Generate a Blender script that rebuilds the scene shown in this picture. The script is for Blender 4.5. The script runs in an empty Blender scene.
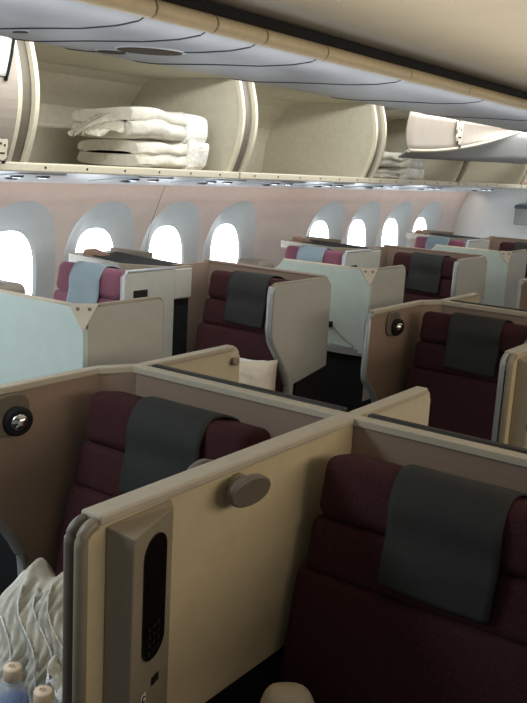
import bpy, bmesh, math, random
from mathutils import Vector, Matrix
random.seed(7)
scene = bpy.context.scene
COL = scene.collection
PI = math.pi

# ------------------------------------------------------------------ materials
def lin(c):
    return tuple(((v / 255) / 12.92 if v / 255 <= .04045 else ((v / 255 + .055) / 1.055) ** 2.4) for v in c) + (1,)

def mat(name, rgb, rough=.6, noise=0, scale=60, bump=0, metal=0, spec=.4, bscale=None, emit=None, alpha=1, trans=0, stretch=None, sheen=0):
    m = bpy.data.materials.new(name); m.use_nodes = True
    nt = m.node_tree; b = nt.nodes['Principled BSDF']
    c = lin(rgb)
    b.inputs['Base Color'].default_value = c
    b.inputs['Roughness'].default_value = rough
    b.inputs['Metallic'].default_value = metal
    b.inputs['Specular IOR Level'].default_value = spec
    b.inputs['Alpha'].default_value = alpha
    b.inputs['Transmission Weight'].default_value = trans
    b.inputs['Sheen Weight'].default_value = sheen
    if emit:
        b.inputs['Emission Color'].default_value = lin(emit[0]); b.inputs['Emission Strength'].default_value = emit[1]
    if noise or bump:
        tc = nt.nodes.new('ShaderNodeTexCoord'); mp = nt.nodes.new('ShaderNodeMapping')
        if stretch: mp.inputs['Scale'].default_value = stretch
        nt.links.new(tc.outputs['Object'], mp.inputs['Vector'])
        n = nt.nodes.new('ShaderNodeTexNoise'); n.inputs['Scale'].default_value = scale; n.inputs['Detail'].default_value = 5
        nt.links.new(mp.outputs['Vector'], n.inputs['Vector'])
        if noise:
            r = nt.nodes.new('ShaderNodeValToRGB')
            r.color_ramp.elements[0].position = .3; r.color_ramp.elements[1].position = .7
            r.color_ramp.elements[0].color = tuple(v * (1 - noise) for v in c[:3]) + (1,)
            r.color_ramp.elements[1].color = tuple(min(1, v * (1 + noise)) for v in c[:3]) + (1,)
            nt.links.new(n.outputs['Fac'], r.inputs['Fac']); nt.links.new(r.outputs['Color'], b.inputs['Base Color'])
        if bump:
            n2 = n
            if bscale:
                n2 = nt.nodes.new('ShaderNodeTexNoise'); n2.inputs['Scale'].default_value = bscale; n2.inputs['Detail'].default_value = 3
                nt.links.new(mp.outputs['Vector'], n2.inputs['Vector'])
            bp = nt.nodes.new('ShaderNodeBump'); bp.inputs['Strength'].default_value = bump; bp.inputs['Distance'].default_value = .01
            nt.links.new(n2.outputs['Fac'], bp.inputs['Height']); nt.links.new(bp.outputs['Normal'], b.inputs['Normal'])
    return m

M = {}
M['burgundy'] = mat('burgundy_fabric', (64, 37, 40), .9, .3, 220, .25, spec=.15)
M['cover'] = mat('charcoal_leatherette', (52, 53, 52), .75, .08, 140, .12, spec=.2)
M['taupe'] = mat('taupe_shell_laminate', (152, 132, 118), .55, .05, 40, .03, spec=.3, stretch=(1, 1, 6))
M['rail'] = mat('warm_grey_rail', (190, 181, 163), .45, .04, 30, spec=.4)
M['cream'] = mat('cream_divider_laminate', (206, 190, 155), .5, .04, 25, spec=.3)
M['fin'] = mat('pale_cream_laminate', (208, 199, 175), .5, .03, 25, spec=.3)
M['white'] = mat('pale_shell_panel', (200, 217, 211), .5, .03, 15, spec=.35)
M['wing'] = mat('warm_grey_panel', (188, 187, 178), .5, .03, 20, spec=.3)
M['edge'] = mat('silver_edge_trim', (172, 176, 178), .35, .03, 30, metal=.35)
M['darkedge'] = mat('dark_edge_seal', (70, 66, 60), .6, .06, 60)
M['box'] = mat('taupe_grey_moulding', (148, 138, 120), .4, .04, 40, .02, spec=.45)
M['black'] = mat('black_gloss_plastic', (14, 14, 16), .2, .1, 30, spec=.5)
M['matte'] = mat('matte_black', (13, 13, 15), .8, .25, 80)
M['bezel'] = mat('monitor_bezel', (34, 31, 28), .5, .1, 60)
M['dark'] = mat('dark_kick_panel', (20, 19, 20), .8, .25, 90, .1)
M['carpet'] = mat('dark_carpet', (34, 30, 33), .95, .45, 300, .5)
M['wall'] = mat('cabin_sidewall', (228, 220, 215), .6, .03, 12, .02, spec=.3)
M['reveal'] = mat('window_reveal_plastic', (196, 203, 204), .5, .02, 18, spec=.3)
M['bulk'] = mat('white_bulkhead', (228, 230, 228), .6, .02, 10)
M['pane'] = mat('daylit_window_pane', (240, 248, 255), .3, .02, 4, emit=((236, 247, 255), 5.0))
M['bin'] = mat('bin_liner', (196, 190, 172), .55, .05, 30, spec=.3)
M['filler'] = mat('taupe_filler', (120, 114, 102), .6, .05, 40)
M['lampgrey'] = mat('bronze_grey_lamp', (112, 103, 92), .4, .05, 40)
M['rose'] = mat('daylit_rose_fabric', (132, 82, 98), .9, .22, 200, .2, spec=.15, sheen=.2)  # burgundy seats tinted rose, window daylight put into the colour
M['palecover'] = mat('pale_blue_grey_cloth', (132, 148, 156), .5, .06, 120, .08)  # charcoal headrest cover made paler, daylight painted into its colour
M['consolegrey'] = mat('console_taupe_grey', (128, 118, 106), .5, .05, 40)
M['wallseam'] = mat('soft_panel_joint', (150, 138, 130), .8, .05, 30)
M['lit'] = mat('lit_reading_lens', (230, 240, 255), .2, .02, 20, emit=((225, 238, 255), 4.0))
M['binrim'] = mat('bin_rim_cream', (214, 206, 184), .45, .03, 40)
M['bindoor'] = mat('bin_door_skin', (158, 148, 137), .5, .04, 12, spec=.4)
M['bingrey'] = mat('bin_grey_edge', (150, 150, 148), .45, .04, 30)
M['aisle_ceiling'] = mat('blue_grey_ceiling_panel', (168, 170, 174), .42, .06, 5, .03, spec=.5)
M['ceiling'] = mat('beige_ceiling_panel', (186, 176, 154), .6, .03, 6, spec=.3)
M['tube'] = mat('cream_grip_rail', (200, 183, 148), .45, .05, 40)
M['gap'] = mat('dark_shadow_gap', (12, 12, 14), .9, .2, 40)
M['seam'] = mat('dark_seam', (62, 60, 66), .8, .1, 40)
M['service'] = mat('service_panel_plastic', (226, 233, 238), .3, .05, 12, spec=.6)
M['servdark'] = mat('vent_dark_plastic', (104, 112, 122), .4, .1, 60)
M['oval'] = mat('bronze_light_lens', (92, 78, 62), .75, .1, 40, spec=.08)
M['chrome'] = mat('chrome', (200, 200, 198), .15, .03, 60, metal=1)
M['lens'] = mat('clear_lamp_lens', (210, 212, 210), .1, .05, 60, spec=.8)
M['duvet'] = mat('white_duvet_cloth', (216, 212, 200), .85, .06, 35, .5, bscale=28)
M['film'] = mat('clear_plastic_film', (232, 230, 224), .22, .12, 24, .8, spec=.7, bscale=45)
M['loosefilm'] = mat('grey_loose_film', (172, 166, 150), .25, .15, 30, .8, spec=.7, bscale=50)
M['pillow'] = mat('cream_pillow_cloth', (204, 190, 170), .85, .05, 40, .35, bscale=26)
M['bagged'] = mat('bagged_pillow_film', (196, 192, 178), .35, .06, 30, .5, spec=.5, bscale=22)
M['cap'] = mat('ivory_bottle_cap', (228, 205, 178), .5, .04, 60)
M['capmark'] = mat('cap_print', (120, 100, 84), .6, .05, 60)
M['pet'] = mat('clear_bottle_plastic', (214, 224, 230), .08, .06, 20, spec=.8, alpha=.4)
M['blue'] = mat('blue_bottle_label', (52, 92, 168), .35, .2, 40)
M['tagm'] = mat('white_tag', (225, 222, 214), .5, .03, 40)
M['wood'] = mat('brown_console_end', (150, 112, 88), .55, .08, 60)
M['pinkish'] = mat('rose_blanket_cloth', (178, 142, 132), .9, .15, 90, .3)

# ------------------------------------------------------------------ builders
class MB:
    def __init__(s): s.bm = bmesh.new()
    def add(s, verts, faces, smooth=False):
        vs = [s.bm.verts.new(v) for v in verts]
        for f in faces:
            try:
                fc = s.bm.faces.new([vs[i] for i in f]); fc.smooth = smooth
            except ValueError: pass
        return s
    def box(s, x0, x1, y0, y1, z0, z1):
        v = [(x, y, z) for z in (z0, z1) for y in (y0, y1) for x in (x0, x1)]
        return s.add(v, [(0, 2, 3, 1), (4, 5, 7, 6), (0, 1, 5, 4), (2, 6, 7, 3), (0, 4, 6, 2), (1, 3, 7, 5)])
    def prism(s, poly, axis, a, b, smooth=False):
        """poly: 2-D points in the plane across axis (x: yz, y: xz, z: xy)"""
        def P(p, t): return {'x': (t, p[0], p[1]), 'y': (p[0], t, p[1]), 'z': (p[0], p[1], t)}[axis]
        n = len(poly)
        v = [P(p, a) for p in poly] + [P(p, b) for p in poly]
        f = [tuple(range(n - 1, -1, -1)), tuple(range(n, 2 * n))] + [(i, (i + 1) % n, n + (i + 1) % n, n + i) for i in range(n)]
        return s.add(v, f, smooth)
    def rbox(s, c, d, r, seg=4, rot=None, bulge=0, smooth=True):
        """rounded, slightly puffed box"""
        t = bmesh.new(); bmesh.ops.create_cube(t, size=1)
        for v in t.verts: v.co = Vector((v.co.x * d[0], v.co.y * d[1], v.co.z * d[2]))
        bmesh.ops.bevel(t, geom=list(t.edges), offset=r, segments=seg, profile=.5, affect='EDGES')
        if bulge:
            bmesh.ops.subdivide_edges(t, edges=[e for e in t.edges if e.calc_length() > max(d) * .3], cuts=6, use_grid_fill=True)
            for v in t.verts:
                k = [max(0, 1 - (2 * v.co[i] / d[i]) ** 2) for i in range(3)]
                i = min(range(3), key=lambda q: d[q]); o = [q for q in range(3) if q != i]
                v.co[i] += math.copysign(bulge, v.co[i]) * k[o[0]] ** .6 * k[o[1]] ** .6 * min(1, abs(2 * v.co[i] / d[i]))
        mx = Matrix.Translation(c) @ (rot.to_4x4() if rot else Matrix.Identity(4))
        off = len(s.bm.verts); t.transform(mx); t.verts.index_update()
        vs = [s.bm.verts.new(v.co) for v in t.verts]
        for f in t.faces:
            g = s.bm.faces.new([vs[v.index] for v in f.verts]); g.smooth = smooth
        t.free(); return s
    def tube(s, pts, r, n=8, closed=False, cap=True):
        pts = [Vector(p) for p in pts]; rings = []
        for i, p in enumerate(pts):
            a = pts[i - 1] if i or closed else p; b = pts[(i + 1) % len(pts)] if i < len(pts) - 1 or closed else p
            t = (b - a).normalized(); up = Vector((0, 0, 1)) if abs(t.z) < .95 else Vector((1, 0, 0))
            u = t.cross(up).normalized(); w = u.cross(t); rr = r[i] if isinstance(r, (list, tuple)) else r
            rings.append([s.bm.verts.new(p + (u * math.cos(2 * PI * k / n) + w * math.sin(2 * PI * k / n)) * rr) for k in range(n)])
        m = len(rings)
        for i in range(m if closed else m - 1):
            for k in range(n):
                f = s.bm.faces.new([rings[i][k], rings[i][(k + 1) % n], rings[(i + 1) % m][(k + 1) % n], rings[(i + 1) % m][k]]); f.smooth = True
        if cap and not closed:
            s.bm.faces.new(rings[0][::-1]); s.bm.faces.new(rings[-1])
        return s
    def lathe(s, c, prof, n=24, axis=(0, 0, 1), sx=1, sy=1):
        """prof: (radius, height) along axis"""
        ax = Vector(axis).normalized(); up = Vector((0, 0, 1)) if abs(ax.z) < .9 else Vector((0, 1, 0))
        u = up.cross(ax).normalized(); w = ax.cross(u); c = Vector(c)
        rings = [[s.bm.verts.new(c + ax * h + (u * math.cos(2 * PI * k / n) * sx + w * math.sin(2 * PI * k / n) * sy) * max(r, 1e-4)) for k in range(n)] for r, h in prof]
        for i in range(len(rings) - 1):
            for k in range(n):
                f = s.bm.faces.new([rings[i][k], rings[i][(k + 1) % n], rings[i + 1][(k + 1) % n], rings[i + 1][k]]); f.smooth = True
        s.bm.faces.new(rings[0][::-1]); s.bm.faces.new(rings[-1]); return s
    def grid(s, fn, nu, nv, smooth=True):
        vs = [[s.bm.verts.new(fn(i / nu, j / nv)) for j in range(nv + 1)] for i in range(nu + 1)]
        for i in range(nu):
            for j in range(nv):
                f = s.bm.faces.new([vs[i][j], vs[i + 1][j], vs[i + 1][j + 1], vs[i][j + 1]]); f.smooth = smooth
        return s
    def build(s, name, m, parent=None, bevel=0, seg=2, solid=0, sub=0):
        off = Vector((0, 0, 0)); q = parent
        while q is not None: off += q.location; q = q.parent
        bmesh.ops.recalc_face_normals(s.bm, faces=list(s.bm.faces))
        for v in s.bm.verts: v.co -= off
        me = bpy.data.meshes.new(name); s.bm.to_mesh(me); s.bm.free()
        o = bpy.data.objects.new(name, me); COL.objects.link(o); o.data.materials.append(m)
        if parent: o.parent = parent
        if solid: md = o.modifiers.new('solid', 'SOLIDIFY'); md.thickness = solid; md.offset = 0
        if bevel: md = o.modifiers.new('bevel', 'BEVEL'); md.width = bevel; md.segments = seg; md.limit_method = 'ANGLE'; md.angle_limit = .6
        if sub: md = o.modifiers.new('sub', 'SUBSURF'); md.levels = sub; md.render_levels = sub
        return o

def tag(o, label, cat, group=None):
    o['label'] = label; o['category'] = cat
    if group: o['group'] = group
    return o
def thing(name, loc, label, cat, group=None):
    o = bpy.data.objects.new(name, None); o.empty_display_size = .1; COL.objects.link(o); o.location = loc
    return tag(o, label, cat, group)
def struct(o): o['kind'] = 'structure'; return o
def copy_tree(o, parent=None):
    c = o.copy(); COL.objects.link(c); c.parent = parent
    for ch in list(o.children): copy_tree(ch, c)
    return c
def lerp(a, b, t): return a + (b - a) * t
def arc(cx, cy, r, a0, a1, n=6): return [(cx + r * math.cos(a0 + (a1 - a0) * i / n), cy + r * math.sin(a0 + (a1 - a0) * i / n)) for i in range(n + 1)]
def smoothpath(pts, n=8):
    out = []
    P = [pts[0]] + list(pts) + [pts[-1]]
    for i in range(1, len(P) - 2):
        for k in range(n):
            t = k / n; a, b, c, d = (Vector(q) for q in P[i - 1:i + 3])
            out.append(tuple(.5 * ((2 * b) + (c - a) * t + (2 * a - 5 * b + 4 * c - d) * t * t + (3 * b - a - 3 * c + d) * t ** 3)))
    out.append(tuple(pts[-1])); return out

YEND = 8.55
# ------------------------------------------------------------------ cabin shell
struct(MB().box(-2.75, 2.75, -1.5, YEND + .1, -.05, 0).build('floor', M['carpet']))
struct(MB().box(-2.75, 2.75, YEND, YEND + .06, 0, 2.3).build('wall_rear', M['bulk']))
WP = [(0, -2.55), (.45, -2.66), (.85, -2.71), (1.12, -2.70), (1.32, -2.655), (1.57, -2.545)]
def wx(z):
    for (a, xa), (b, xb) in zip(WP, WP[1:]):
        if z <= b:
            t = max(0, (z - a) / (b - a)); return xa + (xb - xa) * t
    return WP[-1][1]
def wallgrid(mb, y0, y1, z0, z1, nz):
    mb.grid(lambda u, v: (wx(lerp(z0, z1, v)), lerp(y0, y1, u), lerp(z0, z1, v)), 1, nz)
struct(MB().grid(lambda u, v: (-wx(lerp(0, 2.3, v)), lerp(-1.5, YEND, u), lerp(0, 2.3, v)), 1, 16).build('wall_right', M['wall']))

PITCH = .6085
WY = [4.213 + PITCH * k for k in (-6, -5, -4, -3, -2, -1, 0, 1, 3, 4, 5, 6)]
ZB, ZT = .55, 1.50           # bay band that holds the window cut-outs
def outline(cy, cz, hy, hz, e, n=48):
    o = []
    for k in range(n):
        a = 2 * PI * k / n; c, s_ = math.cos(a), math.sin(a)
        o.append((cy + hy * math.copysign(abs(c) ** (2 / e), c), cz + hz * math.copysign(abs(s_) ** (2 / e), s_)))
    return o
wl = MB()
bays = []
for cy in WY:
    y0, y1 = cy - PITCH / 2, cy + PITCH / 2; bays.append((y0, y1))
    ring = outline(cy, 1.06, .282, .40, 2.35)
    n = len(ring); layers = []
    outer = []
    for (ry, rz) in ring:       # ray from bay centre to the bay rectangle
        dy, dz = ry - cy, rz - 1.06
        t = min((PITCH / 2) / abs(dy) if abs(dy) > 1e-6 else 1e9, ((ZT - 1.06) / dz) if dz > 1e-6 else ((ZB - 1.06) / dz if dz < -1e-6 else 1e9))
        outer.append((cy + dy * t, 1.06 + dz * t))
    # snap the nearest ray to each corner
    for cyy in (y0, y1):
        for czz in (ZB, ZT):
            k = min(range(n), key=lambda i: (outer[i][0] - cyy) ** 2 + (outer[i][1] - czz) ** 2); outer[k] = (cyy, czz)
    for L in range(4):
        t = L / 3
        layers.append([wl.bm.verts.new((wx(lerp(a[1], b[1], t)), lerp(a[0], b[0], t), lerp(a[1], b[1], t))) for a, b in zip(outer, ring)])
    for L in range(3):
        for k in range(n):
            f = wl.bm.faces.new([layers[L][k], layers[L][(k + 1) % n], layers[L + 1][(k + 1) % n], layers[L + 1][k]]); f.smooth = True
ys = sorted(bays)
wallgrid(wl, ys[0][0], ys[-1][1], 0, ZB, 6)
wallgrid(wl, ys[0][0], ys[-1][1], ZT, 1.57, 2)
wallgrid(wl, 5.12575, 5.73425, ZB, ZT, 24)
wl.grid(lambda u, v: (wx(lerp(ZB, ZT, v)) - .0015, lerp(5.115, 5.745, u), lerp(ZB, ZT, v)), 1, 24)
wallgrid(wl, -1.5, ys[0][0], 0, 1.57, 14)
wallgrid(wl, ys[-1][1], YEND, 0, 1.57, 14)
struct(wl.build('wall_left', M['wall']))
XG = -2.735
for i, cy in enumerate(WY):
    w = struct(bpy.data.objects.new('window_%d' % (i + 1), None)); COL.objects.link(w); w.location = (-2.73, cy, .7)
    A = outline(cy, 1.06, .282, .40, 2.35); B = outline(cy, 1.06, .172, .252, 2.7); C_ = outline(cy, 1.06, .158, .238, 2.7)
    def loft(A, xa, B, xb, steps=5, pw=1.0):
        mb = MB(); n = len(A); rows = []
        for s_ in range(steps + 1):
            t = s_ / steps; row = []
            for a, b in zip(A, B):
                y, z = lerp(a[0], b[0], t), lerp(a[1], b[1], t)
                x0 = xa if xa is not None else wx(a[1])
                row.append(mb.bm.verts.new((lerp(x0, xb, t ** pw), y, z)))
            rows.append(row)
        for r in range(steps):
            for k in range(n):
                f = mb.bm.faces.new([rows[r][k], rows[r][(k + 1) % n], rows[r + 1][(k + 1) % n], rows[r + 1][k]]); f.smooth = True
        return mb
    loft(A, None, B, XG + .012, 5, .8).build('window_reveal', M['reveal'], w)
    loft(B, XG + .012, C_, XG + .004, 1).build('window_frame', M['reveal'], w)
    mb = MB(); mb.add([(XG, p[0], p[1]) for p in C_], [tuple(range(len(C_)))]); mb.build('window_pane', M['pane'], w)
# panel joints of the sidewall
for k, y in enumerate((3.985,)):
    struct(MB().tube([(wx(z) + .001, y, z) for z in [.05 + .08 * i for i in range(20)]], .0016, 6).build('trim_%d' % (k + 1), M['wallseam']))

# valance under the bins and its service panels
struct(MB().prism([(-2.56, 1.553), (-1.86, 1.628), (-1.86, 1.640), (-2.6, 1.640), (-2.6, 1.553)], 'y', -.4, YEND).build('trim_6', M['service']))
# ceiling: beige middle, cream grip rail, dark gap, aisle panel with curved seams
struct(MB().grid(lambda u, v: (lerp(-.46, 2.7, u), lerp(-1.5, YEND, v), 2.094 + .02 * math.sin(PI * u)), 16, 2).build('ceiling', M['ceiling'], solid=.02))
CZ = [(-1.36, 2.062), (-1.30, 2.042), (-1.20, 2.031), (-.97, 2.025), (-.86, 2.021), (-.75, 2.016), (-.62, 2.018), (-.55, 2.026), (-.50, 2.050)]
def ceil_z(x):
    for (a, za), (b, zb) in zip(CZ, CZ[1:]):
        if x <= b: return za + (zb - za) * max(0, (x - a) / (b - a))
    return CZ[-1][1]
struct(MB().grid(lambda u, v: (lerp(-1.36, -.50, u), lerp(-1.5, YEND, v), ceil_z(lerp(-1.36, -.50, u))), 34, 2).build('trim_7', M['aisle_ceiling'], solid=.006))
# cove above the bins that hides the wash lights
struct(MB().prism([(-1.355, 2.062), (-1.355, 2.27), (-2.45, 2.27), (-2.45, 2.14), (-2.44, 2.14), (-2.44, 2.26), (-1.365, 2.26), (-1.365, 2.062)], 'y', -1.5, YEND).build('trim_50', M['bulk']))
for k, y in enumerate((1.63, 1.86, 2.08, 2.40, 2.97, 3.75, 4.75, 6.0)):
    struct(MB().tube([(lerp(-1.358, -.52, i / 24), y, ceil_z(lerp(-1.358, -.52, i / 24)) - .003) for i in range(25)], .0035, 6).build('trim_%d' % (8 + k), M['seam']))
struct(MB().box(-.53, -.455, -1.5, YEND, 2.070, 2.086).build('trim_16', M['gap']))

def tube_seg(y0, y1, name):
    n = 14
    return MB().lathe((-.515, y0 + .003, 2.048), [(.021, 0), (.0235, .004), (.0235, y1 - y0 - .010), (.021, y1 - y0 - .006)], 18, (0, 1, 0)).build(name, M['tube'])
yy = [-.4, .2, .75, 1.22, 1.63, 1.86, 2.08, 2.40, 2.97, 3.5, 4.1, 4.75, 5.4, 6.05, 6.7, 7.4, 8.0, YEND]
for k, (a, b) in enumerate(zip(yy, yy[1:])):
    struct(tube_seg(a, b, 'trim_%d' % (17 + k)))

# ------------------------------------------------------------------ overhead bins
def rim_x(z):      # bowed front edge of a bin
    t = (z - 1.645) / (2.135 - 1.645); return -1.805 + .03 * t + .06 * math.sin(PI * min(1, max(0, t)))
RIM = [(rim_x(lerp(1.648, 2.13, i / 14)), lerp(1.648, 2.13, i / 14)) for i in range(15)]
BIN_Y = [(.97, 2.245), (2.315, 3.63), (3.725, 5.01), (5.115, 6.41), (6.515, 7.80), (7.90, YEND - .01)]
bin_lab = ['closed overhead bin at the left edge of the photo with a latch on its door', 'open overhead bin nearest the camera holding two bulky bagged duvets',
           'empty open overhead bin next to the one with the big duvets', 'overhead bin whose door hangs half open over smaller bagged blankets',
           'open empty overhead bin partly hidden behind the half open door', 'farthest overhead bin against the rear bulkhead with rose blankets inside']
BINS = []
for i, (y0, y1) in enumerate(BIN_Y):
    b = thing('overhead_bin', (-1.9, (y0 + y1) / 2, 1.63), bin_lab[i], 'overhead bin', 'overhead bins above the window seats'); BINS.append(b)
    back = [(-2.40, 2.125), (-2.56, 1.93), (-2.60, 1.652)]
    end = RIM + back
    for ya, yb in ((y0, y0 + .012), (y1 - .012, y1)): MB().prism(end, 'y', ya, yb).build('end_panel', M['bin'], b)
    MB().prism([(-1.80, 1.642), (-2.60, 1.642), (-2.60, 1.654), (-1.80, 1.654)], 'y', y0, y1).build('shelf', M['bin'], b)
    liner = [(-1.80, 2.118), (-2.32, 2.112), (-2.40, 2.08), (-2.53, 1.94), (-2.56, 1.85), (-2.585, 1.655)]
    MB().prism(liner + [(-2.60, 1.655), (-2.575, 1.86), (-2.545, 1.95), (-2.41, 2.095), (-2.325, 2.126), (-1.80, 2.132)], 'y', y0, y1).build('liner', M['bin'], b)
    mb = MB()                                     # cream rim round the opening
    for ya, yb in ((y0 - .004, y0 + .016), (y1 - .016, y1 + .004)):
        mb.prism([(x + .008, z) for x, z in RIM] + [(x - .016, z) for x, z in RIM[::-1]], 'y', ya, yb)
    mb.box(-1.797, -1.765, y0, y1, 2.118, 2.138); mb.build('rim', M['binrim'], b)
    mb = MB().box(-1.835, -1.785, y0 - .02, y1 + .06, 1.626, 1.662); lp = mb.build('front_lip', M['binrim'], b, bevel=.006)
    for k in range(6): MB().lathe((-1.785, lerp(y0 + .1, y1 - .1, k / 5), 1.645), [(.005, 0), (.005, .002)], 10, (1, 0, 0)).build('screw', M['bezel'], lp)
    if i < 5: MB().prism([(x - .02, z) for x, z in RIM] + [(-1.95, 2.13), (-1.95, 1.65)], 'y', y1 + .006, y1 + .080).build('filler_strip', M['filler'], b)

def latch(parent, c, ux, uz, nrm, s=1.0, depth=True):
    """cream latch plate with dark slots; ux along, uz up, nrm out"""
    ux, uz, nrm, c = Vector(ux), Vector(uz), Vector(nrm), Vector(c)
    pl = [(-.03, .055), (-.012, .06), (-.006, .04), (.012, .045), (.03, .07), (.036, .01), (.03, -.03), (.036, -.05), (.01, -.07), (-.02, -.06), (-.03, -.03), (-.018, -.01), (-.032, .01)]
    mb = MB(); v = [c + ux * a * s + uz * b * s + nrm * h for h in (0, .012) for a, b in pl]; n = len(pl)
    mb.add(v, [tuple(range(n)), tuple(range(2 * n - 1, n - 1, -1))] + [(k, (k + 1) % n, n + (k + 1) % n, n + k) for k in range(n)])
    o = mb.build('latch', M['binrim'], parent)
    for a, b, w, h in ((-.022, .066, .008, .014), (.032, .066, .01, .006), (-.012, .02, .006, .006), (.014, .012, .006, .006), (-.026, -.06, .012, .01), (.012, -.078, .012, .008), (.0, -.03, .018, .004)):
        q = [c + ux * (a + sx * w) * s + uz * (b + sz * h) * s + nrm * .0135 for sx, sz in ((-1, -1), (1, -1), (1, 1), (-1, 1))]
        MB().add(q, [(0, 1, 2, 3)]).build('latch_slot', M['matte'], parent)
# closed door of the first bin
b = BINS[0]; y0, y1 = BIN_Y[0]
mb = MB().prism([(x + .012, z) for x, z in RIM] + [(x - .004, z) for x, z in RIM[::-1]], 'y', y0 + .02, y1 - .02)
d = mb.build('door', M['bindoor'], b)
latch(d, (rim_x(1.70) + .014, 2.182, 1.715), (0, 1, 0), (.12, 0, 1), (1, 0, -.1), .7)
def bulge_pt(y, z, o=.016): return (rim_x(z) + o, y, z)
MB().grid(lambda u, v: bulge_pt(lerp(1.6, lerp(2.165, 2.235, v), u), lerp(1.965, 2.13, v), .018), 4, 8).build('door_upper_panel', M['bulk'], d, solid=.006)
MB().tube([bulge_pt(lerp(2.163, 2.240, k / 8), lerp(1.95, 2.135, k / 8), .02) for k in range(9)], .007, 6).build('door_gasket', M['gap'], d)
# half-open door of the fourth bin
b = BINS[3]
HY0, HY1 = 5.10, 7.06
def door_pt(u, v):
    """u along the bin, v 0 top .. 1 lip"""
    y = lerp(HY0, HY1, u); zt = lerp(2.086, 2.094, u); zl = lerp(1.842, 2.088, u ** 1.7)
    z = lerp(zt, zl, v); return (-1.55 - .02 * math.sin(PI * v) + .0 * u, y, z)
d = MB().grid(door_pt, 20, 6).build('door', M['bindoor'], b, solid=.012)
latch(d, (-1.545, 5.83, 2.0), (0, 1, 0), (0, 0, 1), (1, 0, 0), 1.25)
def under_pt(u, v):
    y = lerp(HY0, 7.62, u); zl = lerp(1.842, 2.088, min(1, u * 1.3) ** 1.7); zb = lerp(1.80, 1.838, u)
    return (-1.552 - .06 * v, y, lerp(zl, zb, v))
MB().grid(under_pt, 20, 4).build('door_outer_skin', M['bingrey'], d, solid=.01)
MB().tube([(-1.545, lerp(HY0, HY1, k / 20), door_pt(k / 20, 1)[2]) for k in range(21)], .012, 8).build('door_lip', M['rail'], d)
mb = MB()
for y in (5.2, 6.3): mb.tube([(-1.78, y, 2.10), (-1.66, y, 2.115), (-1.555, y, 2.07)], .012, 8)
mb.build('hinge_arm', M['bingrey'], b)

# reading-light clusters in the valance
def vz(x): return 1.553 + (x + 2.56) / .70 * .075
grp = 'reading light clusters under the bins'
def cluster(y, label):
    t = thing('reading_light_panel', (-2.1, y, vz(-2.1)), label, 'reading light', grp)
    rot = Matrix.Rotation(-math.atan(.075 / .70), 3, 'Y')
    MB().rbox((-2.12, y, vz(-2.12) - .003), (.34, .26, .008), .003, 1, rot, smooth=False).build('plate', M['service'], t)
    for k, (dx, dy) in enumerate(((.08, -.07), (.08, .07), (-.04, 0))):
        x = -2.12 + dx; e = MB().lathe((x, y + dy, vz(x) - .014), [(.024, 0), (.030, .004), (.032, .010)], 16).build('light_ring', M['servdark'], t)
        MB().lathe((x, y + dy, vz(x) - .0155), [(.016, 0), (.018, .002)], 14).build('lens', M['lit'] if k != 2 else M['lens'], e)
labs = ['reading light cluster under the bin at far left, above the first window', 'reading light cluster under the big duvets in the nearest open bin', 'reading light cluster below the joint of the duvet bin and the empty bin', 'reading light cluster under the empty open bin',
        'reading light cluster under the far end of the empty open bin', 'reading light cluster below the blankets under the half open door', 'reading light cluster below the half open bin door, farther end', 'reading light cluster farthest along, close to the rear bulkhead']
for y, l in zip((2.55, 3.25, 3.85, 4.45, 5.05, 5.75, 6.6, 7.7), labs): cluster(y, l)

# oval ceiling fixtures
def oval(cx, cy, hx, hy, label):
    t = thing('ceiling_light', (cx, cy, ceil_z(cx)), label, 'ceiling light', 'oval recessed lights in the aisle ceiling')
    sl = (ceil_z(cx + .02) - ceil_z(cx - .02)) / .04; ax = Vector((sl, 0, -1)).normalized()
    MB().lathe((cx, cy, ceil_z(cx)), [(1.06 * hx, -.001), (1.06 * hx, .0045), (1.0 * hx, .006)], 32, ax, sx=1, sy=hy / hx).build('bezel', M['service'], t)
    MB().lathe((cx, cy, ceil_z(cx)), [(.97 * hx, .005), (.94 * hx, .009)], 32, ax, sx=1, sy=hy / hx).build('lens', M['oval'], t)
oval(-.91, 2.055, .115, .085, 'larger oval bronze light recessed in the aisle ceiling above the duvet bin')
oval(-1.09, 2.075, .055, .04, 'oval bronze light half hidden behind the rim of the duvet bin')
oval(-1.03, 1.67, .032, .012, 'small dark slot light in the ceiling near the top left corner')

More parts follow.
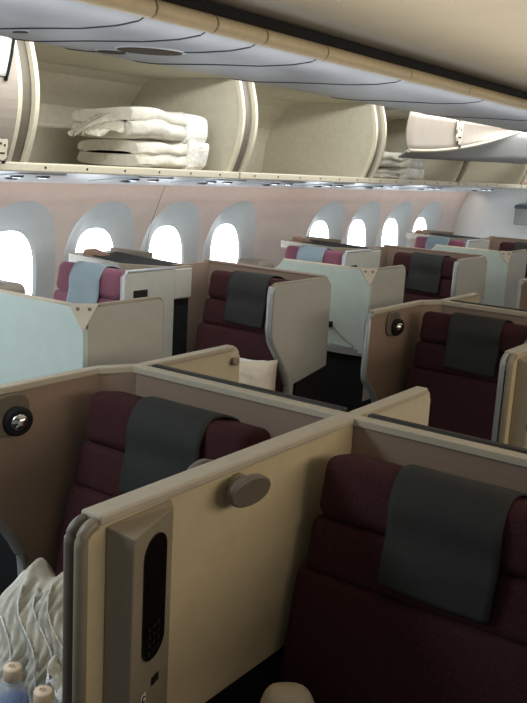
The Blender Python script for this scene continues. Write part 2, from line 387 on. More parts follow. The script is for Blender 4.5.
# ------------------------------------------------------------------ bagged bedding in the bins
def duvet(x, y0, y1, z0, h, label, seed, group, film_from=.62, m=None, bag=False):
    rnd = random.Random(seed)
    t = thing('bagged_duvet', (x - .25, (y0 + y1) / 2, z0), label, 'bedding', group)
    m = m or M['duvet']
    ph = [rnd.uniform(0, 6) for _ in range(6)]
    def sect(y, k, n, grow=0, lo=0, hi=1, e=.5):
        a = 2 * PI * k / n; c, s_ = math.cos(a), math.sin(a)
        hx, hz = .25, (hi - lo) * h / 2
        px = math.copysign(abs(c) ** e, c) * (hx + grow); pz = math.copysign(abs(s_) ** (e + .25), s_) * (hz + grow)
        wob = .012 * math.sin(7 * y + ph[0] + 2 * a) + .007 * math.sin(19 * y + ph[1] + 3 * a) + .004 * math.sin(41 * y + ph[2] + a)
        L = y1 - y0; q = min(y - y0, y1 - y) / L
        f = min(1, .80 + 2.2 * q) if q < .09 else 1
        return (x - .25 + (px + wob) * f, y, z0 + (lo + hi) / 2 * h + (pz + (wob * .8 if s_ > -.3 else 0)) * f)
    def body(ya, yb, grow, lo, hi, ny=30, n=32, e=.5):
        mb = MB(); rows = [[mb.bm.verts.new(sect(lerp(ya, yb, i / ny), k, n, grow, lo, hi, e)) for k in range(n)] for i in range(ny + 1)]
        for i in range(ny):
            for k in range(n):
                f = mb.bm.faces.new([rows[i][k], rows[i][(k + 1) % n], rows[i + 1][(k + 1) % n], rows[i + 1][k]]); f.smooth = True
        mb.bm.faces.new(rows[0][::-1]); mb.bm.faces.new(rows[-1]); return mb
    for lo, hi in ((0, .60), (.42, 1)): body(y0, y1, 0, lo, hi).build('fold', m, t)
    body(y0 + .015, y1 - .01, -.012, .12, .88, 24, e=.35).build('core', m, t)
    ys = lerp(y0, y1, film_from)
    body(ys, y1 + .012, .008, 0, 1, 20, e=.26).build('plastic_wrap', M['film'], t)
    if bag:
        c = Vector((x - .2, y0 - .07, z0 + h * .2))
        def bp(u, v):
            a = (v - .5) * 1.8; L = u
            return (c.x + .16 * math.sin(a) * (1 - .5 * L), c.y + .06 - .17 * L + .015 * math.sin(17 * v + 5 * L), c.z + .10 * math.cos(a * 1.4) * (1 - L) - .02 + .012 * math.sin(23 * v + 9 * L))
        MB().grid(bp, 14, 20).build('loose_bag_end', M['loosefilm'], t, solid=.003)
    return t
duvet(-1.83, 3.05, 3.51, 1.656, .128, 'bagged white duvet lying on the shelf of the nearest open bin, lower of two', 3, 'bagged duvets in the nearest bin')
duvet(-1.84, 3.01, 3.51, 1.784, .145, 'bagged white duvet on top of another in the nearest open bin', 5, 'bagged duvets in the nearest bin', bag=True)
duvet(-1.85, 5.25, 6.05, 1.656, .075, 'flat bagged blanket at the bottom of the pile under the half open bin door', 11, 'bagged blankets in the half open bin')
duvet(-1.85, 5.24, 6.06, 1.735, .095, 'flat bagged blanket on top of the pile under the half open bin door', 12, 'bagged blankets in the half open bin')
for k, z in enumerate((1.656, 1.718)):
    t = MB(); t.rbox((-2.06, 8.2, z + .03), (.46, .5, .058), .026, 4, bulge=.006)
    tag(t.build('folded_blanket', M['pinkish']), ['folded rose blanket at the bottom inside the farthest overhead bin', 'folded rose blanket on top inside the farthest overhead bin'][k], 'blanket', 'rose blankets in the farthest bin')

# ------------------------------------------------------------------ seats
def seat(cx, yh, zt, w, label, group, lean=math.radians(11), cover_off=0.0, cwr=.45, fab='burgundy', cov='cover'):
    """yh: front face of the headrest, zt: top of the headrest"""
    t = thing('business_seat', (cx, yh - .25, 0), label, 'seat', group)
    piv = Vector((cx, yh, zt - .23)); R = Matrix.Rotation(-lean, 3, 'X')
    def T(mb):
        for v in mb.bm.verts: v.co = piv + R @ (v.co - piv)
        return mb
    th = .13
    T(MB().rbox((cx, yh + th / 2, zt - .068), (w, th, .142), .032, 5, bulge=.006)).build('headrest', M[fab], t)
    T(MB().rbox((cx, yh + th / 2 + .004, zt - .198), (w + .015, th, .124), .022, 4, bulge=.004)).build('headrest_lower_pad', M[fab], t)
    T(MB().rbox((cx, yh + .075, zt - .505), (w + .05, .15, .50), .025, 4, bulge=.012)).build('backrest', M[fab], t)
    T(MB().box(cx - w / 2 + .02, cx + w / 2 - .02, yh + .12, yh + .155, zt - .72, zt - .03)).build('back_shell', M['dark'], t, bevel=.01)
    # cloth thrown over the head of the seat
    cw = w * cwr; c0 = cx + cover_off
    prof = smoothpath([(yh - .008, zt - .235, 0), (yh - .014, zt - .17, 0), (yh - .010, zt - .118, 0), (yh - .016, zt - .06, 0), (yh + .006, zt - .004, 0), (yh + .04, zt + .012, 0), (yh + .09, zt + .010, 0), (yh + .13, zt - .01, 0), (yh + .145, zt - .08, 0)], 5)
    def cp(u, v):
        i = min(len(prof) - 1, int(round(v * (len(prof) - 1)))); y, z, _ = prof[i]
        return (c0 + (u - .5) * cw + .004 * math.sin(9 * v), y - .003 * math.sin(6 * u + 8 * v), z + .003 * math.sin(5 * u + 1) * (1 if v < .05 else 0))
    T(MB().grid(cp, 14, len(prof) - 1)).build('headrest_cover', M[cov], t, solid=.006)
    zs = zt - .65; yb = yh - .11
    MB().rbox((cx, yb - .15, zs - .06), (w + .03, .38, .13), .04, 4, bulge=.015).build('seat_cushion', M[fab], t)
    MB().box(cx - w / 2 + .03, cx + w / 2 - .03, yb - .30, yb + .12, 0, zs - .11).build('seat_base', M['dark'], t, bevel=.01)
    mb = MB()
    for s_ in (-1, 1): mb = MB().rbox((cx + s_ * (w / 2 + .015), yb - .16, zs + .05), (.045, .36, .06), .018, 3); mb.build('armrest', M['box'], t); MB().box(cx + s_ * (w / 2 + .015) - .018, cx + s_ * (w / 2 + .015) + .018, yb - .30, yb - .02, 0, zs + .03).build('armrest_support', M['dark'], t)
    return t

# ------------------------------------------------------------------ centre suites
def lamp(parent, x, y, z, d=1):
    """reading lamp: a rounded plate with a chrome eyeball on a wall facing +x (d=1)"""
    pl = outline(y, z, .062, .056, 2.8, 32)
    o = MB().prism(pl, 'x', x, x + .012 * d).build('reading_lamp', M['lampgrey'], parent, bevel=.005)
    MB().lathe((x + .008 * d, y + .016, z - .014), [(.036, 0), (.040, .018), (.032, .028)], 24, (d, -.30, -.1)).build('lamp_socket', M['matte'], o)
    MB().lathe((x + .030 * d, y + .010, z - .016), [(.004, .016), (.016, .012), (.025, .004), (.025, -.006)], 20, (d, -.35, -.1)).build('lamp_eyeball', M['chrome'], o)
ZC = 1.125
def centre_shell(Yc, label, ylf, first=False):
    t = thing('suite_shell', (0, Yc, 0), label, 'suite partition', 'shells of the centre seat pairs')
    XL, XR = -.75, .75
    # rear wall with chamfered corners
    MB().prism([(XL + .06, Yc), (XR - .06, Yc), (XR, Yc - .09), (XR + .02, Yc - .08), (XR - .045, Yc + .022), (XL + .045, Yc + .022), (XL - .02, Yc - .08), (XL, Yc - .09)], 'z', .03, ZC - .018).build('rear_wall', M['taupe'], t)
    for sx, X in ((-1, XL), (1, XR)):
        yf = ylf
        prof = [(Yc - .085, .05), (Yc - .085, ZC - .018), (yf + .03, ZC - .018), (yf + .008, ZC - .027), (yf, ZC - .05)] + [(p[0], p[1]) for p in smoothpath([(yf, .90, 0), (yf, .86, 0), (yf + .012, .82, 0), (yf + .08, .76, 0), (yf + .135, .68, 0), (yf + .16, .58, 0), (yf + .165, .05, 0)], 6)]
        xa, xb = (X - .02, X) if sx < 0 else (X, X + .02)
        MB().prism(prof, 'x', xa, xb).build('side_wall', M['taupe'], t)
        # front edge trim follows the curve
        e = [( (xa + xb) / 2, p[0] - .004, p[1]) for p in prof[2:]]
        MB().tube(e, .0145, 8).build('edge_trim', M['edge'], t)
        MB().box(xa - .004, xb + .004, yf + .02, Yc - .085, ZC - .02, ZC).build('side_rail', M['rail'], t, bevel=.004)
        if sx < 0: lamp(t, XL, yf + (.10 if first else .20), 1.05)
    MB().prism([(XL + .055, Yc - .006), (XR - .055, Yc - .006), (XR - .006, Yc - .092), (XR + .024, Yc - .08), (XR - .04, Yc + .03), (XL + .04, Yc + .03), (XL - .024, Yc - .08), (XL + .006, Yc - .092)], 'z', ZC - .02, ZC).build('top_rail', M['rail'], t, bevel=.003)
    return t
def monitor(shell, Yc, x0, x1):
    t = MB().box(x0, x1, Yc + .034, Yc + .058, .72, ZC + .004).build('monitor', M['bezel'], shell, bevel=.005)
    MB().box(x0 + .02, x1 - .02, Yc + .057, Yc + .061, .745, ZC - .02).build('screen', M['black'], t)
def fin(x0, x1, y0, y1, zb, label, knob=None, name='foot_panel'):
    """low partition beside the footwell: cream sheet with a rounded free end and a grey rail"""
    t = thing(name, ((x0 + x1) / 2, y0, 0), label, 'partition', 'footwell partitions of the centre suites')
    r = .035
    prof = [(y0, zb), (y0, ZC - .014)] + [(y1 - r + p[0], ZC - .014 - r + p[1]) for p in arc(0, 0, r, PI / 2, 0, 6)] + [(y1, zb)]
    MB().prism(prof, 'x', x0 + .003, x1 - .003).build('panel', M['fin'], t)
    pts = prof[1:]
    out = pts; inn = [(p[0] - (.012 if k > 0 else 0) * min(1, k / 6), p[1] - .012) for k, p in enumerate(pts)]
    mb = MB()
    mb.box(x0 - .004, x1 + .004, y0, y1 - r, ZC - .016, ZC)
    mb.build('top_rail', M['rail'], t, bevel=.004)
    MB().tube([((x0 + x1) / 2, p[0], p[1]) for p in pts[1:]], (x1 - x0) / 2 - .003, 10).build('end_trim', M['rail'], t)
    MB().box(x0 + .002, x1 - .002, y0, y1 - .01, 0, zb).build('kick_panel', M['dark'], t)
    if knob:
        k = MB().lathe((x1 - .003, knob[0], knob[1]), [(.008, 0), (.008, .010), (.014, .012), (.014, .020), (.010, .023)], 20, (1, 0, 0)).build('coat_knob', M['box'], t)
def divider(y0, y1, label, x0=-.02, x1=.02):
    t = thing('seat_divider', ((x0 + x1) / 2, (y0 + y1) / 2, 0), label, 'partition', 'dividers between the centre seats')
    r = .03; zb = .635
    prof = [(y1, zb), (y1, ZC - .012)] + [(y0 + r + p[0], ZC - .012 - r + p[1]) for p in arc(0, 0, r, PI / 2, PI, 6)] + [(y0, .30), (y0 + .12, .30), (y0 + .3, zb)]
    MB().prism(prof, 'x', x0, x1).build('panel', M['cream'], t)
    MB().box(x0 - .004, x1 + .004, y0 + r, y1, ZC - .016, ZC + .003).build('top_rail', M['rail'], t, bevel=.005)
    e = prof[2:10]
    MB().tube([(x1 - .008, p[0] - .001, p[1]) for p in e], .0115, 8).build('edge_trim', M['box'], t)
    MB().tube([(x0 + .008, p[0] - .001, p[1]) for p in e], .0115, 8).build('edge_trim', M['edge'] if y0 > 2 else M['lampgrey'], t)
    MB().box(x0 + .016, x1 - .016, y0 - .004, y0 + .01, .35, ZC - .06).build('edge_groove', M['gap'], t)
    MB().box(x0 + .004, x1 - .004, y0 + .12, y1, 0, zb + .002).build('kick_panel', M['matte'], t)
    MB().box(x0 - .36, x0, y0 + .02, y0 + .155, .45, .475).build('side_table', M['dark'], t, bevel=.004)
    # handset housing: wedge in plan, sloped top
    ya, ym, yb = y0 + .045, y0 + .060, y0 + .205
    xa = x1 + .052
    A0, A1 = (x1, ya, .30), (x1, ya, 1.105); B0, B1 = (xa, ym, .30), (xa, ym, 1.092); C0, C1 = (x1 + .010, yb, .62), (x1 + .010, yb, 1.095)
    D1 = (x1, yb + .004, 1.108); D0 = (x1, yb + .004, .62)
    hb = MB().add([A0, A1, B0, B1, C0, C1, D0, D1, (xa * .5 + (x1 + .012) * .5, (ym + yb) / 2, .45)], [(0, 2, 3, 1), (2, 8, 4, 5, 3), (4, 6, 7, 5), (1, 3, 5, 7), (0, 1, 7, 6), (0, 6, 4, 8, 2)]).build('handset_housing', M['box'], t, bevel=.003)
    # handset: dark stadium on the right face
    fx = Vector(C1) - Vector(B1); fx.z = 0; L = fx.length; fx.normalize(); nr = Vector((fx.y, -fx.x, 0))
    if nr.x < 0: nr = -nr
    def hs(w, z0, z1, off, name, m, cxx):
        st = [(w * math.cos(a), z1 - .035 + .035 * math.sin(a)) for a in [PI * k / 10 for k in range(11)]] + [(w * math.cos(a), z0 + .03 + .03 * math.sin(a)) for a in [PI + PI * k / 10 for k in range(11)]]
        c = Vector(B1) + fx * cxx; n = len(st)
        v = [Vector((c.x, c.y, 0)) + fx * a + Vector((0, 0, z)) + nr * h for h in (-.004, off) for a, z in st]
        return MB().add(v, [tuple(range(n)), tuple(range(2 * n - 1, n - 1, -1))] + [(k, (k + 1) % n, n + (k + 1) % n, n + k) for k in range(n)]).build(name, m, hb if name == 'handset' else None or hb)
    h = hs(.043, .838, 1.072, .003, 'handset', M['black'], L * .52)
    c = Vector(B1) + fx * L * .52
    mb = MB()
    for r_, z in enumerate((.90, .885, .87, .855)):
        for q in (-1, 0, 1):
            p = Vector((c.x, c.y, z)) + fx * q * .018 + nr * .0035
            MB().add([p + fx * a * .004 + Vector((0, 0, b_ * .003)) for a, b_ in ((-1, -1), (1, -1), (1, 1), (-1, 1))], [(0, 1, 2, 3)]).build('key', M['bezel'], hb)
    p = Vector(B1) + fx * L * .30; p.z = .775
    q = MB(); q.add([p + nr * .002 + fx * a * .010 + Vector((0, 0, b_ * .011)) for a, b_ in ((-1, -1), (1, -1), (1, 1), (-1, 1))], [(0, 1, 2, 3)]); q.build('socket_mark', M['tagm'], hb)
    q = MB().tube([p + nr * .003 + fx * .005 * math.cos(a) + Vector((0, 0, .006 * math.sin(a))) for a in [.6 + 5.0 * k / 12 for k in range(13)]], .0012, 5); q.build('socket_symbol', M['bezel'], hb)
    p = Vector(B1) + fx * L * .60; p.z = .79
    q = MB(); q.add([p + nr * .002 + fx * a * .014 + Vector((0, 0, b_ * .008)) for a, b_ in ((-1, -1), (1, -1), (1, 1), (-1, 1))], [(0, 1, 2, 3)]); q.build('jack_slot', M['matte'], hb)
    # swivelling oval reading lamps on both faces
    for s_, X in ((1, x1), (-1, x0)):
        yl = y0 + .40
        k = MB().lathe((X, yl, 1.082), [(.030, -.01), (.030, .030)], 20, (s_, -.25, 0), sx=1, sy=.8).build('reading_lamp', M['box'], t)
        MB().lathe((X + s_ * .028, yl - .008, 1.084), [(.046, 0), (.052, .006), (.052, .018), (.047, .022)], 28, (s_, -.12, -.12), sx=1.1, sy=.60).build('lamp_head', M['lampgrey'], k)
    return t

YC = [1.80, 3.87, 5.94]
SH0 = centre_shell(YC[0], 'taupe shell around the nearest pair of seats, cream rail on its top edge', 1.30, True)
SH1 = centre_shell(YC[1], 'taupe shell of the second centre row with a lamp near its curved front edge', 3.29)
centre_shell(YC[2], 'farthest centre shell, cut off at the right edge of the photo', 5.13)
divider(.935, YC[0] - .002, 'cream divider with a black handset, between the two nearest seats')
divider(2.875, YC[1] - .002, 'cream divider with silver edge at the right of the photo, second row')
fin(-.712, -.685, YC[0] + .031, 2.285, .45, 'low cream partition with a round coat knob, left behind the nearest shell', knob=(2.245, 1.075))
fin(-.014, .014, YC[0] + .031, 2.25, .45, 'low cream partition at mid frame, running back from the nearest shell')
fin(-.712, -.685, YC[1] + .031, 4.335, .45, 'small distant cream partition behind the second centre shell', knob=(4.30, 1.065))
fin(-.014, .014, YC[1] + .031, 4.32, .45, 'small distant cream partition behind the second centre shell')
for sh, k in ((SH0, 0), (SH1, 1)):
    for xa, xb in ((-.665, -.03), (.035, .665)): monitor(sh, YC[k], xa, xb)
G = 'burgundy seats of the centre rows'
seat(-.415, 1.56, 1.097, .53, 'burgundy seat at left of the nearest pair, large plastic wrapped pillow on it', G, cover_off=.03)
seat(.350, 1.55, 1.098, .575, 'largest burgundy seat, at the lower right corner of the photo', G, cover_off=.015, cwr=.42)
seat(-.41, 3.58, 1.11, .53, 'burgundy seat in the second centre row, behind the cream mid partition', G)
seat(.385, 3.58, 1.105, .51, 'burgundy seat of the second centre row, right of its silver edged divider', G)

# ------------------------------------------------------------------ window-side pairs
YF = [1.962, 3.872, 5.765]; ZP = 1.225; XA = -1.08
def rounded_panel(y0, y1, z0, z1, r=.03):   # yz outline, upper far corner rounded
    return [(y0, z0), (y0, z1)] + [(y1 - r + p[0], z1 - r + p[1]) for p in arc(0, 0, r, PI / 2, 0, 6)] + [(y1, z0)]
posn = ['nearest', 'second', 'farthest']
for i, Y in enumerate(YF):
    nm = ['nearest window-side row', 'middle window-side row', 'farthest window-side row'][i]
    # footwell enclosure of the aisle seat: pale front wall, aisle panel, corner lamp
    t = thing('footwell_enclosure', (-1.35, Y + .2, 0), ['large pale enclosure at the left edge of the photo, triangular plate on its corner', 'pale enclosure in mid photo with a thin cord hooked on its front', 'small far pale enclosure with a triangular corner plate, close to the right edge'][i], 'suite partition', 'pale enclosures of the window-side rows')
    cut = .055
    MB().prism([(-1.625, .80), (-1.66, .80), (-1.66, 1.165), (-1.607, ZP - .006), (XA - .062, ZP - .006), (XA, ZP - .082), (XA, .80)], 'y', Y, Y + .022).build('front_wall', M['white'], t)
    MB().prism([(Y + .022, .55), (Y + .022, ZP - .055), (Y + .064, ZP - .006)] + rounded_panel(Y + .022, Y + .385, .55, ZP - .006)[2:], 'x', XA - .022, XA).build('aisle_panel', M['wing'], t)
    pr = rounded_panel(Y, Y + .385, .55, ZP - .004)
    MB().tube([(XA - .011, Y + .06, ZP - .004)] + [(XA - .011, p[0], p[1]) for p in pr[2:]], .0095, 8).build('edge_trim', M['box'], t)
    MB().tube([(-1.66, Y + .011, 1.0), (-1.66, Y + .011, 1.165), (-1.607, Y + .011, ZP - .004), (XA - .06, Y + .011, ZP - .004)], .0085, 8).build('top_trim', M['rail'], t)
    MB().prism(smoothpath([(-1.66, Y + .0, 0), (-1.4, Y - .012, 0), (-1.2, Y - .012, 0), (XA, Y + .01, 0)], 5) and [(p[0], p[1]) for p in smoothpath([(-1.66, Y, 0), (-1.4, Y - .012, 0), (-1.2, Y - .012, 0), (XA + .006, Y + .01, 0)], 5)] + [(XA + .006, Y + .04), (-1.66, Y + .04)], 'z', .785, .815).build('base_trim', M['edge'], t)
    MB().box(-1.655, XA - .003, Y + .015, Y + .375, 0, .79).build('kick_panel', M['matte'], t)
    tri = [Vector((XA - .066, Y - .001, ZP + .003)), Vector((XA + .001, Y + .066, ZP + .003)), Vector((XA + .001, Y - .001, ZP - .084))]
    cp = MB(); nrm = (tri[1] - tri[0]).cross(tri[2] - tri[0]).normalized()
    if nrm.y > 0: nrm = -nrm
    cp.add([p + nrm * h for h in (0, .006) for p in tri], [(0, 1, 2), (5, 4, 3), (0, 1, 4, 3), (1, 2, 5, 4), (2, 0, 3, 5)])
    cpo = cp.build('corner_plate', M['rail'], t)
    for w in (.25, .75):
        c = tri[0] * (1 - w) * .8 + tri[1] * w * .8 + tri[2] * .2; MB().lathe(c + nrm * .006, [(.0065, 0), (.006, .002)], 14, nrm).build('corner_light', M['lampgrey'], cpo)
    # window-side footwell box left of it
    f = thing('footwell_console', (-2.15, Y + .5, 0), ['rounded grey console by the first window, just above the large pale enclosure', 'small grey console by the windows, left of the middle window seat', 'tiny grey console by the farthest windows'][i], 'console', 'window-side footwell consoles')
    MB().rbox((-2.16, Y + .52, .95), (.20, .16, .38), .035, 4, smooth=True).build('top_box', M['consolegrey'], f)
    MB().box(-2.24, -2.08, Y + .46, Y + .58, 0, .78).build('pedestal', M['dark'], f)
    # aisle seat
    Ys = Y + 1.315
    seat(-1.405, Y + 1.31, 1.205, .50, ['burgundy aisle seat with a cream pillow, in front of a taupe shell wall', 'burgundy aisle seat in the middle window-side row, beyond the hooked cord', 'far dark burgundy aisle seat cut off at the right edge of the photo'][i], 'aisle seats of the window-side rows')
    # its shell
    s_ = thing('suite_shell', (-1.4, Y + 1.42, 0), ['taupe shell with a pale curved side wing behind the aisle seat with the pillow', 'taupe shell with a pale side wing around the middle aisle seat', 'far taupe shell around the farthest aisle seat'][i], 'suite partition', 'shells of the window-side aisle seats')
    yb = Y + 1.492
    MB().box(-1.79, XA - .02, yb, yb + .02, .05, ZP - .01).build('rear_wall', M['taupe'], s_)
    MB().prism([(yb, .05), (yb, ZP - .01), (yb - .26, ZP - .01), (yb - .30, ZP - .06), (yb - .30, .05)], 'x', -1.79, -1.768).build('side_wall', M['taupe'], s_)
    MB().box(-1.80, XA - .02, yb - .004, yb + .026, ZP - .012, ZP).build('top_rail', M['taupe'], s_, bevel=.004)
    y0, y1 = Y + 1.055, Y + 1.54
    y0 += .012
    crv = [(p[0], p[1]) for p in smoothpath([(y0, 1.06, 0), (y0, 1.02, 0), (y0 + .018, .965, 0), (y0 + .085, .88, 0), (y0 + .145, .79, 0), (y0 + .17, .68, 0), (y0 + .175, .40, 0)], 6)]
    wp = [(y1, .80), (y1, ZP - .05), (y1 - .035, ZP - .012), (y0 + .03, ZP - .012), (y0 + .008, ZP - .02), (y0, ZP - .05)] + crv
    MB().prism(wp + [(y0 + .195, .40), (y0 + .20, .755)], 'x', XA - .02, XA).build('wing', M['wing'], s_)
    MB().tube([(XA - .010, p[0], p[1]) for p in wp[4:]], .0155, 8).build('wing_trim', M['edge'], s_)
    MB().tube([(XA - .010, p[0], p[1]) for p in wp[1:5]], .0085, 8).build('wing_rail', M['box'], s_)
    MB().box(XA - .016, XA - .004, y0 + .23, y1 - .02, 0, .79).build('kick_panel', M['matte'], s_)
    # window seat, its side wing and console
    yw = Y + .84
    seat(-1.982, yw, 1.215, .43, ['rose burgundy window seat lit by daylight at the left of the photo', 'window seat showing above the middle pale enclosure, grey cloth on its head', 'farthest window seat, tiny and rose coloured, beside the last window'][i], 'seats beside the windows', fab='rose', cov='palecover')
    g = thing('side_console', (-1.9, yw + .4, 0), ['taupe and black console behind the nearest window seat, under two windows', 'taupe and black console behind the middle window seat', 'small console with black top near the rear bulkhead'][i], 'console', 'consoles behind the window seats')
    MB().prism(rounded_panel(-(yw + .33), -(yw + .0), .45, 1.21, .02) and [(yw + .33, .45), (yw + .33, 1.205), (yw + .02, 1.205), (yw, 1.185), (yw, .45)], 'x', -1.735, -1.713).build('side_wing', M['wing'], g)
    MB().tube([(-1.724, yw + .33, 1.207), (-1.724, yw + .02, 1.207), (-1.724, yw, 1.187), (-1.724, yw, .5)], .012, 8).build('wing_trim', M['edge'], g)
    MB().box(-1.716, -1.708, yw + .055, yw + .145, 1.045, 1.125).build('recess', M['matte'], g, bevel=.003)
    MB().box(-1.95, -1.715, yw + .33, yw + .46, 1.06, 1.205).build('console_box', M['wing'], g, bevel=.006)
    MB().box(-1.94, -1.725, yw + .34, yw + .45, 0, 1.06).build('console_base', M['dark'], g)
    MB().prism([(-2.40, yw + .30), (-1.95, yw + .20), (-1.72, yw + .34), (-1.72, yw + .47), (-2.40, yw + .60)], 'z', 1.165, 1.212).build('top', M['box'], g)
    MB().prism([(-2.24, yw + .31), (-1.96, yw + .225), (-1.76, yw + .355), (-1.76, yw + .44), (-2.33, yw + .57)], 'z', 1.2121, 1.2145).build('black_tray', M['matte'], g)
    MB().box(-2.39, -2.06, yw + .36, yw + .60, 0, 1.205).build('cabinet', M['box'], g, bevel=.004)
    MB().box(-2.38, -2.10, yw + .57, yw + .60, 1.19, 1.232).build('rear_ledge', M['box'], g, bevel=.004)
    MB().prism([(-2.34, 1.206), (-2.22, 1.206), (-2.22, 1.215), (-2.33, 1.238)], 'y', yw + .34, yw + .42).build('end_block', M['wood'], g)
    MB().box(-2.36, -2.24, yw + .34, yw + .42, 0, 1.206).build('end_leg', M['box'], g)

# ------------------------------------------------------------------ small things
# cord hooked on the middle enclosure
Yk = YF[1] - .006
t = thing('charging_cord', (-1.2, Yk, .82), 'thin grey cord bent like a hanger on the middle pale enclosure', 'cord')
MB().tube(smoothpath([(-1.275, Yk, .925), (-1.255, Yk, .905), (-1.215, Yk, .875), (-1.165, Yk, .845), (-1.147, Yk, .832), (-1.155, Yk, .822), (-1.20, Yk, .822), (-1.29, Yk, .826)], 6), .0035, 6).build('wire', M['edge'], t)
MB().rbox((-1.285, Yk - .008, .925), (.028, .02, .032), .005, 2).build('plug', M['matte'], t)

def puff(name, c, w, h, d, m, rot, label, cat, seed=1, folds=0.0, corner=1.0, group=None, nu=26, nv=26):
    """pillow: two bulged sheets meeting at a pinched seam"""
    rnd = random.Random(seed); ph = [rnd.uniform(0, 6) for _ in range(6)]
    mb = MB()
    def pt(u, v, s_):
        a, b = 2 * u - 1, 2 * v - 1
        k = max(0, (1 - a * a)) ** .5 * max(0, (1 - b * b)) ** .5
        x = a * w / 2 * (1 - .07 * (1 - abs(a)) * 0 - .06 * (1 - b * b) * abs(a) * 0) * (1 - .09 * (1 - b ** 2) * abs(a) ** 3 * corner)
        z = b * h / 2 * (1 - .09 * (1 - a ** 2) * abs(b) ** 3 * corner)
        f = folds * (math.sin(9 * a + 6 * b + ph[0]) * .5 + math.sin(17 * a - 4 * b + ph[1]) * .3 + math.sin(5 * a + 21 * b + ph[2]) * .25)
        return Vector((x, s_ * d / 2 * k ** .8 + f * (.3 + .7 * k), z + f * .4))
    mx = Matrix.Translation(c) @ rot.to_4x4()
    for s_ in (-1, 1): mb.grid(lambda u, v: mx @ pt(u, v, s_), nu, nv)
    bmesh.ops.remove_doubles(mb.bm, verts=list(mb.bm.verts), dist=1e-5)
    o = mb.build(name, m); return tag(o, label, cat, group)
RX = lambda a: Matrix.Rotation(math.radians(a), 3, 'X')
RZ = lambda a: Matrix.Rotation(math.radians(a), 3, 'Z')
RY = lambda a: Matrix.Rotation(math.radians(a), 3, 'Y')
puff('pillow', Vector((-1.150, 3.02, .765)), .22, .24, .10, M['pillow'], RZ(12) @ RX(-16) @ RY(-7), 'plain cream pillow leaning upright on the aisle seat behind the low knob partition', 'pillow', 4, .004)
puff('pillow', Vector((-1.275, 3.09, .735)), .24, .27, .06, M['tagm'], RX(-14), 'white pillow mostly hidden behind the cream pillow on the aisle seat', 'pillow', 8, .002)

# big pillow in plastic on the near left seat
rnd = random.Random(2)
t = thing('wrapped_pillow', (-.44, 1.24, .46), 'large crumpled pillow in clear plastic on the nearest left seat', 'pillow')
def wp_pt(u, v, s_):
    a, b = 2 * u - 1, 2 * v - 1
    k = max(0, 1 - a * a) ** .5 * max(0, 1 - b * b) ** .5
    w = .30 * (1 - .25 * (b + 1) / 2)
    d = a * .76 + b * .65
    f = .010 * math.sin(15 * d) + .006 * math.sin(27 * d + 1.3 + 3 * a) + .004 * math.sin(40 * a - 11 * b)
    ridge = .012 * math.exp(-((d - .12) / .05) ** 2) + .012 * math.exp(-((d - .32) / .04) ** 2) + .010 * math.exp(-((d + .25) / .06) ** 2)
    return Vector((a * w / 2 + .012 * math.sin(8 * b), s_ * .085 * k ** .7 + (f + ridge) * s_ * (.25 + .75 * k), b * .21 + .018 * math.sin(9 * a + 1) * max(0, b) ** 3))
mx = Matrix.Translation(Vector((-.40, 1.22, .575))) @ (RZ(26) @ RX(-20) @ RY(4)).to_4x4()
mb = MB()
for s_ in (-1, 1): mb.grid(lambda u, v: mx @ wp_pt(u, v, s_), 44, 44)
bmesh.ops.remove_doubles(mb.bm, verts=list(mb.bm.verts), dist=1e-5)
mb.build('pillow_body', M['bagged'], t)
mb = MB()
for off in (.10, .30, -.27, .52):
    pts = []
    for k in range(16):
        a = lerp(-.75, .75, k / 15); b = (off - a * .76) / .65
        if -.9 < b < .9: pts.append(mx @ (wp_pt((a + 1) / 2, (b + 1) / 2, -1) + Vector((0, -.003, 0))))
    if len(pts) > 2: mb.tube(pts, .0022, 6)
mb.build('plastic_crease', M['film'], t)
def loose(u, v):
    return (-.285 + .06 * u + .010 * math.sin(11 * v), 1.13 + .02 * math.sin(9 * u + 7 * v), lerp(.54, .66, v) + .02 * math.sin(7 * u))
MB().grid(loose, 10, 14).build('plastic_flap', M['film'], t, solid=.002)

# water bottles on the side table of the near divider
def bottle(x, y, z0, label):
    t = thing('water_bottle', (x, y, z0), label, 'bottle', 'water bottles by the near divider')
    b = MB().lathe((x, y, z0), [(.020, 0), (.030, .004), (.032, .012), (.032, .060), (.030, .066), (.032, .072), (.032, .130), (.029, .150), (.020, .166), (.0145, .174), (.0145, .182)], 26).build('bottle_body', M['pet'], t)
    MB().lathe((x, y, z0), [(.0325, .050), (.0327, .052), (.0327, .126), (.0325, .128)], 26).build('label_band', M['blue'], b)
    MB().lathe((x, y, z0), [(.016, .168), (.018, .170), (.018, .173), (.016, .175)], 22).build('neck_ring', M['pet'], b)
    c = MB()
    prof = [(.0180, .177), (.0187, .178), (.0187, .200), (.0172, .2035), (.004, .204)]; c.lathe((x, y, z0), prof, 28); cap = c.build('cap', M['cap'], t)
    mb = MB()
    for k, (dx, w) in enumerate(((-.004, .007), (.0, .009), (.004, .006))):
        mb.box(x - w, x + w, y + dx - .0009, y + dx + .0009, z0 + .2041, z0 + .2044)
    mb.build('cap_print', M['capmark'], cap)
bottle(-.315, 1.06, .4755, 'water bottle with an ivory cap and blue label, left of the two')
bottle(-.205, 1.045, .4755, 'water bottle with an ivory cap, right of the two, beside the cream divider')

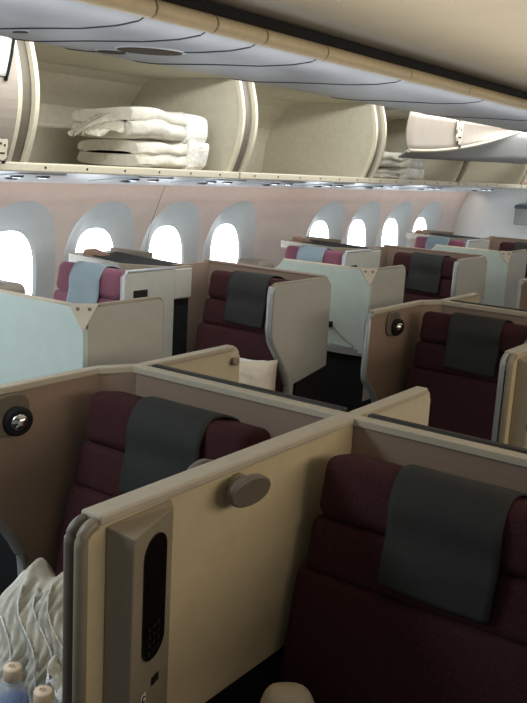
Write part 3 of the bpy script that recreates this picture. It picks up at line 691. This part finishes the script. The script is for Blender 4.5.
# cream bundle on the big seat
def bun(u, v):
    a, b = 2 * PI * u, PI * v
    r = 1 + .05 * math.sin(3 * a + 1) * math.sin(b) - .13 * math.exp(-((a - 5.3) / .16) ** 2)
    rad = abs(math.sin(b)) ** .55
    return (.178 + .064 * r * rad * math.cos(a), 1.33 + .055 * r * rad * math.sin(a), .578 + .128 * math.copysign(abs(math.cos(b)) ** .8, math.cos(b)) + .008 * math.sin(2 * a) * rad)
tag(MB().grid(bun, 40, 24).build('rolled_blanket', M['pillow']), 'small cream rolled blanket standing on the largest seat, at the bottom edge of the photo', 'blanket')

# grey box on the rear bulkhead
t = thing('wall_box', (-1.85, YEND - .05, 1.28), 'grey box with a dark top mounted on the white rear bulkhead', 'wall box')
MB().box(-2.02, -1.67, YEND - .14, YEND, 1.28, 1.435).build('body', M['bingrey'], t, bevel=.008)
MB().prism([(YEND - .145, 1.435), (YEND, 1.435), (YEND, 1.475), (YEND - .12, 1.465)], 'x', -2.025, -1.665).build('lid', M['servdark'], t)

# ------------------------------------------------------------------ lights
def area(name, loc, size, energy, color, rot, sy=None):
    l = bpy.data.lights.new(name, 'AREA'); l.energy = energy; l.color = color; l.shape = 'RECTANGLE'; l.size = size; l.size_y = sy or size
    o = bpy.data.objects.new(name, l); COL.objects.link(o); o.location = loc; o.rotation_euler = rot; return o
# peach LED strip under the valance, washing the sidewall
area('led_strip', (-2.43, 4.9, 1.545), .05, 3.4, (1.0, .78, .68), (0, math.radians(28), 0), 7.2)
# wash lights hidden in the cove above the bins
area('cove_light', (-1.42, 4.2, 2.20), .05, 34, (.97, .98, .96), (0, math.radians(50), 0), 8.6)
# unseen fill added by the grip rail, brightening the aisle ceiling (faces the windows)
area('rail_light', (-.50, 4.2, 1.93), .03, 9, (.94, .97, 1.0), (0, math.radians(94), 0), 8.6)
# unseen up-facing fill, added to brighten the beige ceiling
area('ceiling_wash', (.25, 4.2, 1.84), .8, 16, (1.0, .93, .84), (0, math.radians(180), 0), 7)
# cool unseen fill added over the left aisle ahead of the view
area('aisle_light_front', (-1.0, .2, 2.00), .5, 16, (.86, .95, 1.0), (0, 0, 0), 1.2)
area('aisle_light_rear', (.2, 8.0, 2.06), .3, 8, (.95, .97, 1.0), (0, 0, 0), .5)  # fill added near the rear bulkhead to brighten it
# warm light from the right aisle, falling on the dividers
area('warm_aisle_light', (2.3, 2.4, 1.75), .4, 16, (1.0, .87, .70), (0, math.radians(72), 0), 3.2)
w = bpy.data.worlds.new('world'); scene.world = w; w.use_nodes = True
w.node_tree.nodes['Background'].inputs[0].default_value = (.55, .6, .65, 1); w.node_tree.nodes['Background'].inputs[1].default_value = .25

# ------------------------------------------------------------------ camera
cam = bpy.data.cameras.new('camera'); co = bpy.data.objects.new('camera', cam); COL.objects.link(co); scene.camera = co
FL = 885.0
cam.sensor_fit = 'VERTICAL'; cam.sensor_height = 36.0; cam.lens = FL / 703 * 36.0; cam.clip_start = .02
yaw, pit, roll = math.radians(34.8757), math.radians(11.8364), math.radians(3.2235)
f = Vector((-math.sin(yaw) * math.cos(pit), math.cos(yaw) * math.cos(pit), -math.sin(pit)))
r0 = Vector((math.cos(yaw), math.sin(yaw), 0)); u0 = r0.cross(f)
r = math.cos(roll) * r0 + math.sin(roll) * u0; u = -math.sin(roll) * r0 + math.cos(roll) * u0
co.matrix_world = Matrix(((r.x, u.x, -f.x, 1.0), (r.y, u.y, -f.y, 0), (r.z, u.z, -f.z, 1.70), (0, 0, 0, 1)))
scene.view_settings.view_transform = 'Standard'
scene.view_settings.exposure = .38
